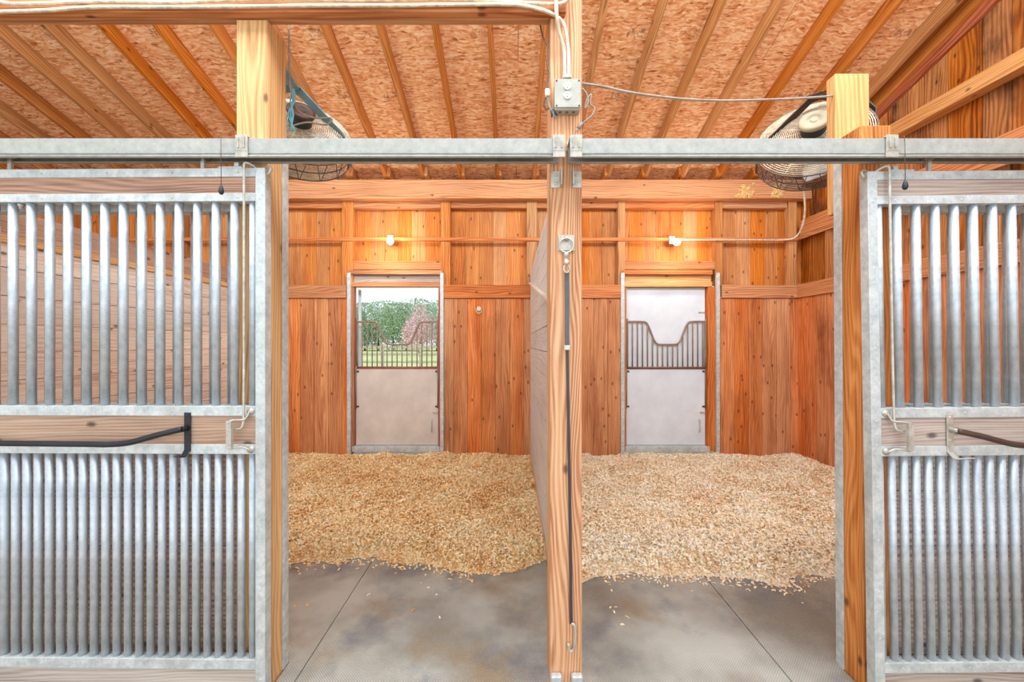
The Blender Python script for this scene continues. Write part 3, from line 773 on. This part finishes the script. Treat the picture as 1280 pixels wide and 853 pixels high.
# ================================================================== FANS
def fan(cx, cy, cz, n, R, side, label, armmat, udir, dark):
    r = empty('barn_fan', (cx, cy, cz), label, 'fan', 'wire cage barn fans')
    c = Vector((cx, cy, cz)); n = Vector(n).normalized(); u = Vector((1, 0, 0)); u = (u-n*u.dot(n)).normalized(); w = n.cross(u)
    def pt(rad, a, h): return c+(u*math.cos(a)+w*math.sin(a))*rad+n*h
    def dome(rad, top): return top*(1-(rad/R)**2.4)
    def ring(mb, rad, h, t, seg=40): mb.tube([pt(rad, 2*math.pi*k/seg, h) for k in range(seg)], t, 4, closed=True)
    bk = MB(); q = 22
    for i in range(q):
        rad = R*(.22+.78*i/(q-1)); ring(bk, rad, .055+dome(rad, .05), .0026)
    for k in range(16):
        a = 2*math.pi*k/16
        bk.tube([pt(R*f, a, .055+dome(R*f, .05)) for f in (.2, .5, .8, .94, 1.0)], .0022, 4)
    bk.build('back_cage', 'fan', r)
    fr = MB()
    for i in range(q):
        rad = R*(.14+.86*i/(q-1)); ring(fr, rad, -.055-dome(rad, .04), .0022)
    for k in range(16):
        a = 2*math.pi*k/16
        fr.tube([pt(R*f, a, -.055-dome(R*f, .04)) for f in (.13, .5, .8, .94, 1.0)], .0022, 4)
    fr.build('front_cage', dark, r)
    sd = MB()
    for h in (-.055, .0, .055): ring(sd, R+.002, h, .0035)
    for k in range(32):
        a = 2*math.pi*k/32; a2 = a+(.09 if k % 2 else -.09)
        sd.tube([pt(R+.002, a, .055), pt(R+.002, a2, -.055)], .0022, 4)
    sd.build('rim', 'fandark', r)
    MB().lathe(c, n, [(.02, -.08), (.058, -.075), (.062, .03), (.062, .055)], 20).build('hub', 'fandark', r)
    mo = MB().lathe(c, n, [(.050, .056), (.062, .065), (.062, .15), (.05, .158), (.05, .165)], 24).build('motor', 'black', r)
    MB().lathe(c, n, [(.060, .160), (.074, .163), (.074, .178), (.064, .186), (.036, .188), (.032, .178), (.018, .178), (.016, .186)], 24).build('motor_cap', 'motor' if side > 0 else 'rust', mo)
    for b_ in range(3):
        a0 = b_*2*math.pi/3+.4; mb = MB(); st = len(mb.v); nr = 7
        for i in range(nr):
            rad = R*(.17+.75*i/(nr-1)); wdt = .16+.28*math.sin(math.pi*(.25+.6*i/(nr-1)))
            for j in (-1, 0, 1):
                for th in (0, 1):
                    mb.v.append(pt(rad, a0+j*wdt, j*.022+th*.0025+.006)); mb.g.append(Vector()); mb.r.append(.5)
        for i in range(nr-1):
            for j in range(2):
                p = st+i*6+j*2
                mb.f += [(p, p+2, p+8, p+6), (p+1, p+7, p+9, p+3)]; mb.sm += [True, True]
        mb.build('blade', 'fangrey', r)
    ud = Vector(udir).normalized()
    yk = MB(); path = []
    for (fx, fu) in ((-1.03, -.02), (-1.03, .05), (-.86, .12), (-.08, .27), (.08, .27), (.86, .12), (1.03, .05), (1.03, -.02)):
        path.append(c+u*(R*fx)+ud*fu)
    yk.strip(path, n, .055, .006)
    yk.build('yoke', armmat, r)
    # stub bolting the yoke to the post
    return r, c+ud*.27
fr1, top1 = fan(1.778, 2.37, 2.735, (-.5, -.75, .43), .285, 1, 'right wire fan with cream motor cap and brown yoke, bolted behind the right post', 'rust', (0, -.12, .98), 'fandark')
MB().bar(top1+Vector((-.03, 0, 0)), Vector((1.70, 2.012, 2.86)), .05, .012).build('mount_arm', 'rust', fr1)
fr2, top2 = fan(-1.262, 2.37, 2.775, (.45, -.72, .52), .29, -1, 'left wire fan with blue grey yoke, tied with blue twine behind the left post', 'blue', (0, -.15, .98), 'fan')
MB().bar(top2, Vector((-1.17, 1.955, 2.98)), .05, .012).build('mount_arm', 'blue', fr2)
tw = MB()
for q in (-.012, 0, .012):
    tw.tube(curve_pts([(-1.09+q*.3, 1.99, 2.83), (-1.088+q, 1.985, 2.77), (-1.098-q, 1.985, 2.70), (-1.09+q, 1.99, 2.62)], 5), .0035, 6)
tw.build('twine', 'cyan', fr2)
lc = MB().tube(curve_pts([P(361, 34, 1.97), P(361.5, 70, 1.97), P(363, 108, 1.98), P(372, 137, 2.02), P(392, 147, 2.05), P(414, 148, 2.06), P(407, 156, 2.05), P(385, 153, 2.03), P(362, 158, 2.0)], 8), .0045, 6).build('fan_cord', 'cable')
tag(lc, 'grey cord dropping beside the left post and looping over the left fan', 'cord')

# ================================================================== CONDUITS, OUTLET, CABLES
def armour(ctrl, r=.0085, n=14):
    p = curve_pts(ctrl, n); out = [p[0]]
    for a, b_ in zip(p[:-1], p[1:]):
        k = max(1, int((b_-a).length/.0035))
        for i in range(1, k+1): out.append(a+(b_-a)*(i/k))
    return MB().tube(out, r, 8, radii=[r*(1.0 if i % 2 else .78) for i in range(len(out))])
yc = 1.750
o = armour([P(-60, -8, yc), P(0, 3, yc), P(35, 5, yc), P(125, 2, yc), P(210, 3, yc), P(270, 1, yc), P(340, -1, yc), P(450, 0, yc), P(560, -1, yc), P(640, 3, yc), P(690, 5, yc-.004), P(705, 3, yc), P(712, -6, yc), P(714, -30, yc)]).build('conduit', 'conduit')
tag(o, 'upper armoured conduit strung along the header beam at the top edge', 'conduit', 'armoured conduits')
o = armour([P(-60, 17, yc), P(0, 15, yc), P(60, 13, yc), P(100, 10, yc), P(140, 9, yc), P(230, 9, yc), P(330, 8, yc), P(400, 7, yc), P(500, 7, yc), P(570, 6, yc), P(640, 6, yc), P(672, 11, yc), P(693, 19, yc), P(705, 32, 1.765), P(710, 60, 1.785), P(711, 80, 1.785), P(711, 97, 1.778)]).build('conduit', 'conduit')
tag(o, 'lower armoured conduit along the header beam, bending down into the outlet box', 'conduit', 'armoured conduits')
o = armour([P(694, -30, 1.728), P(695, 0, 1.728), P(696, 18, 1.728), P(699, 40, 1.76), P(705, 62, 1.785), P(706, 80, 1.785), P(706.3, 97, 1.778)]).build('conduit', 'conduit')
tag(o, 'armoured conduit dropping straight down the centre post into the outlet box', 'conduit', 'armoured conduits')
ob_ = empty('outlet_box', (P(709, 118, 1.77)), 'grey metal outlet box on the centre post with one duplex receptacle', 'outlet')
a = P(694, 137, 1.755); b_ = P(725.5, 99.5, 1.755)
bxm = MB().box(a.x, b_.x, 1.757, 1.7995, a.z, b_.z).build('housing', 'box', ob_, .004)
MB().box(a.x-.003, b_.x+.003, 1.752, 1.7565, a.z+.008, b_.z+.002).build('cover_plate', 'box', ob_, .002)
for xx in (a.x+.006, b_.x-.006):
    for zz in (a.z+.016, b_.z-.006): MB().screw((xx, 1.752, zz), r=.004).build('screw', 'screw', ob_)
for px in (701, 709.5, 718): MB().lathe(Vector((P(px, 1, 1.75).x, 1.775, a.z)), (0, 0, -1), [(.007, 0), (.007, .002)], 10).build('knockout', 'screw', ob_)
for py in (108, 119.5):
    c = P(709.3, py, 1.752); c.y = 1.7515
    rc = MB().lathe(c, (0, -1, 0), [(.0165, 0), (.0165, .003), (.015, .004)], 24).build('receptacle', 'outlet', ob_)
    sl = MB()
    for dx in (-.006, .006): sl.box(c.x+dx-.001, c.x+dx+.001, c.y-.0052, c.y-.0041, c.z+.0005, c.z+.009)
    sl.lathe((c.x, c.y-.004, c.z-.007), (0, -1, 0), [(.0026, 0), (.0026, .0012)], 10)
    sl.build('slots', 'slot', rc)
cn = MB()
for px in (706.3, 711): cn.lathe(P(px, 99, 1.778)-Vector((0, 0, 0)), (0, 0, 1), [(.012, 0), (.012, .008), (.0105, .009), (.0105, .016)], 12)
cn.build('conduit_connector', 'zinc', ob_)
# cords left and right of the box
o = MB().tube(curve_pts([P(675, 30, 1.86), P(677.5, 42, 1.84), P(681, 52, 1.80), P(686, 60, 1.79), P(684, 78, 1.79), P(686.5, 92, 1.79), P(683.5, 105, 1.79), P(683, 118, 1.785), P(680, 130, 1.785), P(683, 137, 1.785), P(688, 133, 1.785)], 8), .0035, 6).build('power_cord', 'cabledark')
tag(o, 'brown cord snaking down from the header beam left of the outlet box', 'cord')
pg = empty('plug_coupling', P(690, 136, 1.78), 'cord plug coupling with blue tipped wires dangling just left of the outlet box', 'plug')
MB().bar(P(684, 112, 1.775), P(684.5, 121, 1.775), .026, .02).build('connector', 'outlet', pg, .004)
MB().tube(curve_pts([P(684.5, 121, 1.775), P(687, 133, 1.775), P(690, 139, 1.775)], 5), .005, 8).build('tail', 'cable', pg)
for q, (dx, dy) in enumerate(((690, 146), (694, 148), (696, 144))):
    MB().tube([P(689+q, 137, 1.775), P(dx, dy, 1.772)], .0035, 6).build('wire', 'blue' if q == 1 else 'black', pg)
o = MB().tube(curve_pts([P(728, 111, 1.80), P(733, 117, 1.80), P(735, 128, 1.80), P(731, 136, 1.80), P(733, 126, 1.80), P(739, 118, 1.80), P(738, 130, 1.80), P(743, 135, 1.80), P(740, 144, 1.80), P(732, 151, 1.795), P(726, 156, 1.79)], 8), .0036, 6).build('power_cord', 'cable')
tag(o, 'looped grey cord hanging just right of the outlet box', 'cord')
pl2 = empty('cord_plug', P(724, 159, 1.787), 'grey plug resting just above the right track bracket on the centre post', 'plug')
MB().tube([P(727, 154, 1.79), P(722.5, 160, 1.787)], .008, 10).build('plug_body', 'cable', pl2)
for dx in (-.6, 1.2): MB().tube([P(722.5+dx, 160, 1.786), P(720+dx, 163, 1.785)], .0018, 6).build('prong', 'zinc', pl2)
o = MB().tube(curve_pts([P(728, 104.5, 1.80), P(752, 108, 1.81), P(790, 116, 1.82), P(830, 121.5, 1.84), P(870, 125, 1.86), P(910, 126, 1.88), P(950, 125, 1.91), P(990, 123.5, 1.94), P(1030, 121, 1.96), P(1044, 119, 1.97)], 8), .0052, 8).build('span_cable', 'cable')
tag(o, 'grey cable sagging from the outlet box across to the right post', 'cable')
o = MB().tube(curve_pts([P(996, 232, 4.9), P(1004, 240, 5.0), P(1006, 262, 5.1), P(1003, 282, 5.2), P(995, 296, 5.3), P(980, 300, 5.36), P(940, 300, 5.385), P(860, 300, 5.385), P(848, 300, 5.385)], 8), .012, 6).build('light_cable', 'conduit')
tag(o, 'pale cable running from under the right fan along the batten to the right lamp', 'cable')
# pull cords over the tracks
for (px, top, bot, lab) in ((276.5, 171, 232, 'black tipped pull cord hanging over the left track in front of the left door'), (1131.5, 172, 226, 'black tipped pull cord hanging over the right track in front of the right door')):
    r = empty('pull_cord', P(px, bot, 1.685), lab, 'pull cord')
    yy = 1.686
    MB().tube([P(px-2, top, 1.76)+Vector((0, 0, .005)), P(px-1.2, top-2, 1.715), P(px-.5, top+3, yy), P(px, bot, yy)], .0013, 6).build('cord', 'cabledark', r)
    c = P(px, bot, yy)
    MB().lathe(c, (0, 0, -1), [(.002, -.004), (.006, .004), (.010, .018), (.0105, .028), (.007, .036), (.002, .039)], 14).build('pull_knob', 'black', r)

# ================================================================== TIE RING AND STRAP
tr = empty('tie_strap', P(708, 320, 1.79), 'dark rubber cross tie strap clipped to a ring plate on the centre post', 'strap')
a = P(697.5, 314, 1.798); b_ = P(718.5, 294, 1.798)
MB().box(a.x, b_.x, 1.794, 1.7995, a.z, b_.z).build('ring_plate', 'zinc', tr, .002)
sc2 = MB()
for xx in (a.x+.01, b_.x-.01):
    for zz in (a.z+.01, b_.z-.01): sc2.screw((xx, 1.794, zz), r=.005)
MB().lathe(P(708, 298.5, 1.794), (0, -1, 0), [(.012, 0), (.013, .012), (.006, .02)], 14).build('boss', 'zinc', tr)
cc = P(708, 307, 1.775); mb = MB(); mb.tube([cc+Vector((math.cos(t)*.032, -.002, math.sin(t)*.032)) for t in [2*math.pi*k/28 for k in range(28)]], .0042, 8, closed=True); mb.build('ring', 'zinc', tr)
sn = MB()
sn.lathe(P(708, 315.5, 1.772), (0, 0, -1), [(.006, 0), (.011, .006), (.011, .018), (.006, .024), (.006, .034), (.012, .04), (.012, .052), (.006, .058)], 14)
e0 = P(708.4, 336, 1.772); sn.tube([e0+Vector((math.cos(t)*.013, 0, math.sin(t)*.018)) for t in [2*math.pi*k/20 for k in range(20)]], .0038, 8, closed=True)
sn.build('snap_hook', 'zinc', tr)
MB().strip([P(708.4, 341, 1.785), P(708.8, 380, 1.788), P(708.6, 434, 1.79)], (1, 0, 0), .0205, .004).build('upper_strap', 'strap', tr)
k0 = P(708.7, 434.5, 1.786); MB().box(k0.x-.014, k0.x+.014, 1.780, 1.7935, k0.z-.012, k0.z+.009).build('keeper', 'zinc', tr, .002)
MB().strip([P(709, 438, 1.789), P(710.5, 520, 1.79), P(712.5, 640, 1.792), P(714, 780, 1.793)], (1, 0, 0), .013, .004).build('lower_strap', 'strapdark', tr)
MB().tube(curve_pts([P(714.3, 780, 1.79), P(718.5, 783, 1.787), P(719, 800, 1.786), P(717, 812, 1.786), P(712, 814, 1.787), P(710.5, 805, 1.787)], 5), .006, 8).build('end_snap', 'zinc', tr)

# ================================================================== LAMPS, HOOK, MUD NESTS
for (px, py, lab) in ((489, 303, 'glowing round bulb on the batten above the left back door'), (843, 304, 'glowing round bulb on the batten above the right back door')):
    c = P(px, py, YB-.08)
    r = empty('wall_lamp', c+Vector((0, .03, 0)), lab, 'lamp', 'bulbs on the back wall')
    yb = YB-.022
    MB().box(c.x-.055, c.x+.015, yb-.035, yb, c.z+.00, c.z+.10).build('junction_box', 'outlet', r, .004)
    MB().lathe((c.x-.01, yb-.035, c.z+.03), (.2, -1, -.35), [(.030, 0), (.030, .03), (.024, .045)], 18).build('socket', 'outlet', r)
    MB().lathe((c.x-.002, yb-.078, c.z+.012), (.2, -1, -.35), [(.020, 0), (.030, .012), (.040, .035), (.042, .055), (.036, .075), (.022, .088), (.004, .093)], 22).build('bulb', 'bulb', r)
    ld = bpy.data.lights.new('lamp_glow', 'POINT'); ld.energy = 17; ld.color = (1, .92, .80); ld.shadow_soft_size = .05
    lo = bpy.data.objects.new('lamp_glow', ld); COL.objects.link(lo); lo.location = (c.x, YB-.34, c.z-.03)
hk = empty('wall_hook', P(598.5, 386, YB-.02), 'small brass bell shaped hook high on the left stall back wall', 'hook')
MB().lathe(P(598.5, 386, YB-.001), (0, -1, 0), [(.03, 0), (.03, .005)], 16).build('back_plate', 'zinc', hk)
MB().tube(curve_pts([P(595, 386, YB-.006), P(595.5, 390, YB-.04), P(598.5, 392, YB-.055), P(601.5, 390, YB-.04), P(602, 386, YB-.006)], 5), .007, 8).build('loop', 'motor', hk)
for (px, w, lab) in ((932.5, .20, 'wider of two tan mud nests on the plate beam below the right fan'), (973, .13, 'narrower of two tan mud nests on the plate beam below the right fan')):
    mb = MB(); c = P(px, 239, YB-.10)
    rs = random.Random(int(px))
    mb.lathe(c+Vector((0, -.0005, 0)), (0, -1, 0), [(w*.32, 0), (w*.3, .004), (w*.1, .008)], 14)
    for k in range(34):
        q = c+Vector((rs.uniform(-.5, .5)*w, 0, rs.uniform(-.5, .5)*.2)); q.x += (q.z-c.z)*.35; q.y = YB-.1005
        q.z = max(min(q.z, 3.725), 3.525); rr = rs.uniform(.018, .034)
        mb.lathe(q, (rs.uniform(-.2, .2), -1, rs.uniform(-.2, .2)), [(rr, 0), (rr*.9, .006), (rr*.55, .013), (rr*.1, .016)], 9)
    tag(mb.build('mud_nest', 'nest'), lab, 'mud nest')

# ================================================================== OUTSIDE
gr = MB().box(-130, 130, YB+.25, 260, -.5, -.25).build('ground', 'grass'); struct(gr, 'pale green pasture beyond the left back door')
def fence(y, label, x0, x1):
    r = empty('paddock_fence', ((x0+x1)/2, y, -.25), label, 'fence')
    x = x0; ref = None
    while x < x1:
        if ref is None: ref = MB().box(x-.09, x+.09, y-.07, y+.07, -.25, 1.55).build('fence_post', 'fence', r, .01)
        else: dup(ref, (x-x0, 0, 0))
        x += 2.4
    for z in (1.35, .90, .42):
        MB().box(x0-.3, x1, y-.11, y-.0705, z-.07, z+.07).build('fence_rail', 'fence', r, .004)
fence(25.0, 'pale wooden post and rail paddock fence seen through the left back door', -17.7, 6)
def tree(x, y, h, w, lm, label, name='tree', grp=None, seed=0):
    r = empty(name, (x, y, -.25), label, 'tree', grp); rs = np.random.RandomState(seed)
    MB().tube([(x, y, -.25), (x+.1, y, h*.3), (x-.1, y, h*.75)], .2, 8, radii=[h*.022, h*.016, h*.006]).build('trunk', 'bark', r)
    n = 4200; V = []; rr = []
    lobes = [(rs.uniform(-.3, .3)*w, rs.uniform(-.3, .3)*w, h*rs.uniform(.25, .82), w*rs.uniform(.22, .34)) for _ in range(12)]+[(0, 0, h*.86, w*.2)]
    for i in range(n):
        L_ = lobes[rs.randint(len(lobes))]; d = rs.normal(size=3); d /= np.linalg.norm(d); rad = L_[3]*rs.uniform(.75, 1.05)
        c = np.array([x+L_[0], y+L_[1], L_[2]])+d*rad*np.array([1, 1, 1.1]); c[2] = min(c[2], h)
        s = h*rs.uniform(.012, .024); u = rs.normal(size=3); u /= np.linalg.norm(u); v = np.cross(u, d+rs.normal(size=3)*.4); v /= np.linalg.norm(v)
        V += [c-u*s, c+v*s*.6, c+u*s, c-v*s*.6]; rr += [rs.rand()]*4
    mb = MB(); mb.v = [Vector(v) for v in V]; mb.f = [(4*i, 4*i+1, 4*i+2, 4*i+3) for i in range(n)]; mb.g = [Vector()]*len(V); mb.r = rr; mb.sm = [False]*n
    mb.build('crown', lm, r)
tl = ['leftmost visible green tree in the row beyond the pasture', 'second green tree from the left in the row beyond the pasture', 'third green tree from the left in the row beyond the pasture',
      'broad green tree near the middle of the row beyond the pasture', 'green tree rising behind the pink blossoming tree, on its left side', 'tallest green tree at the right of the row, behind the pink tree', 'green tree mostly hidden at the right edge of the doorway view']
for i, (px, w, top) in enumerate(((440, 12, 381), (456, 12, 379), (473, 13, 378), (491, 13, 380), (508, 12, 380), (526, 14, 375), (546, 13, 380))):
    y = 100+6*(i % 3); p = P(px, top, y); tree(p.x, y, p.z, w, 'leaf' if i % 2 else 'leafblue', tl[i], 'tree', 'trees beyond the pasture', 30+i)
for i, (px, top) in enumerate(((398, 380), (420, 382), (566, 382), (588, 380))):
    y = 108; p = P(px, top, y); tree(p.x, y, p.z, 14, 'leaf', ['green tree outside the doorway view, second beyond its left edge', 'green tree outside the doorway view, just beyond its left edge', 'green tree outside the doorway view, just beyond its right edge', 'green tree outside the doorway view, second beyond its right edge'][i], 'tree', 'trees beyond the pasture', 60+i)
p = P(524, 381, 62); tree(p.x, 62, p.z, 5.6, 'pink', 'pink blossoming tree standing in front of the green trees beyond the pasture', 'tree', None, 77)

# ================================================================== LIGHT
w = bpy.data.worlds.new('world'); S.world = w; w.use_nodes = True; nt = w.node_tree
for n_ in list(nt.nodes): nt.nodes.remove(n_)
out = nt.nodes.new('ShaderNodeOutputWorld'); bg = nt.nodes.new('ShaderNodeBackground'); nt.links.new(bg.outputs[0], out.inputs[0])
tc = nt.nodes.new('ShaderNodeTexCoord'); sp = nt.nodes.new('ShaderNodeSeparateXYZ'); nt.links.new(tc.outputs['Generated'], sp.inputs[0])
r = nt.nodes.new('ShaderNodeValToRGB'); nt.links.new(sp.outputs[2], r.inputs[0])
e = r.color_ramp.elements; e[0].position = 0.; e[0].color = (.95, .97, 1.0, 1); e[1].position = .7; e[1].color = (.72, .84, 1.0, 1)
nt.links.new(r.outputs[0], bg.inputs[0]); bg.inputs[1].default_value = 1.25
def area(loc, rot, sx, sy, e_, col):
    l = bpy.data.lights.new('daylight_fill', 'AREA'); l.shape = 'RECTANGLE'; l.size = sx; l.size_y = sy; l.energy = e_; l.color = col
    o = bpy.data.objects.new('daylight_fill', l); COL.objects.link(o); o.location = loc; o.rotation_euler = rot; return o
# area light added in place of light through the open side behind the viewer
area((-1.0, -9.0, 2.8), (math.radians(90), 0, 0), 16, 6.0, 500, (.88, .95, 1.0))
# two unseen area lights added to brighten the stalls from above the header
def aim(loc, tgt): return (Vector(tgt)-Vector(loc)).to_track_quat('-Z', 'Y').to_euler()
area((-1.6, .9, 4.7), aim((-1.6, .9, 4.7), (-1.6, 4.6, .6)), 5.0, 1.0, 185, (.87, .94, 1.0))
area((2.2, .9, 4.7), aim((2.2, .9, 4.7), (2.2, 4.6, .6)), 3.0, 1.0, 145, (.87, .94, 1.0))
sun = bpy.data.lights.new('sun', 'SUN'); sun.energy = 3.2; sun.angle = .02; sun.color = (1, .96, .9)
so = bpy.data.objects.new('sun', sun); COL.objects.link(so); so.rotation_euler = aim((0, 0, 0), (.75, -.03, -.65))

cam = bpy.data.cameras.new('camera'); co = bpy.data.objects.new('camera', cam); COL.objects.link(co); S.camera = co
co.location = (0, 0, H); co.rotation_euler = (math.radians(90), 0, 0)
cam.sensor_width = 36; cam.lens = F/1280*36; cam.shift_y = (HY-426.5)/1280; cam.clip_start = .05; cam.clip_end = 500
S.view_settings.view_transform = 'Standard'; S.view_settings.look = 'None'; S.view_settings.gamma = 1; S.view_settings.exposure = 0.0
S.view_settings.use_curve_mapping = False
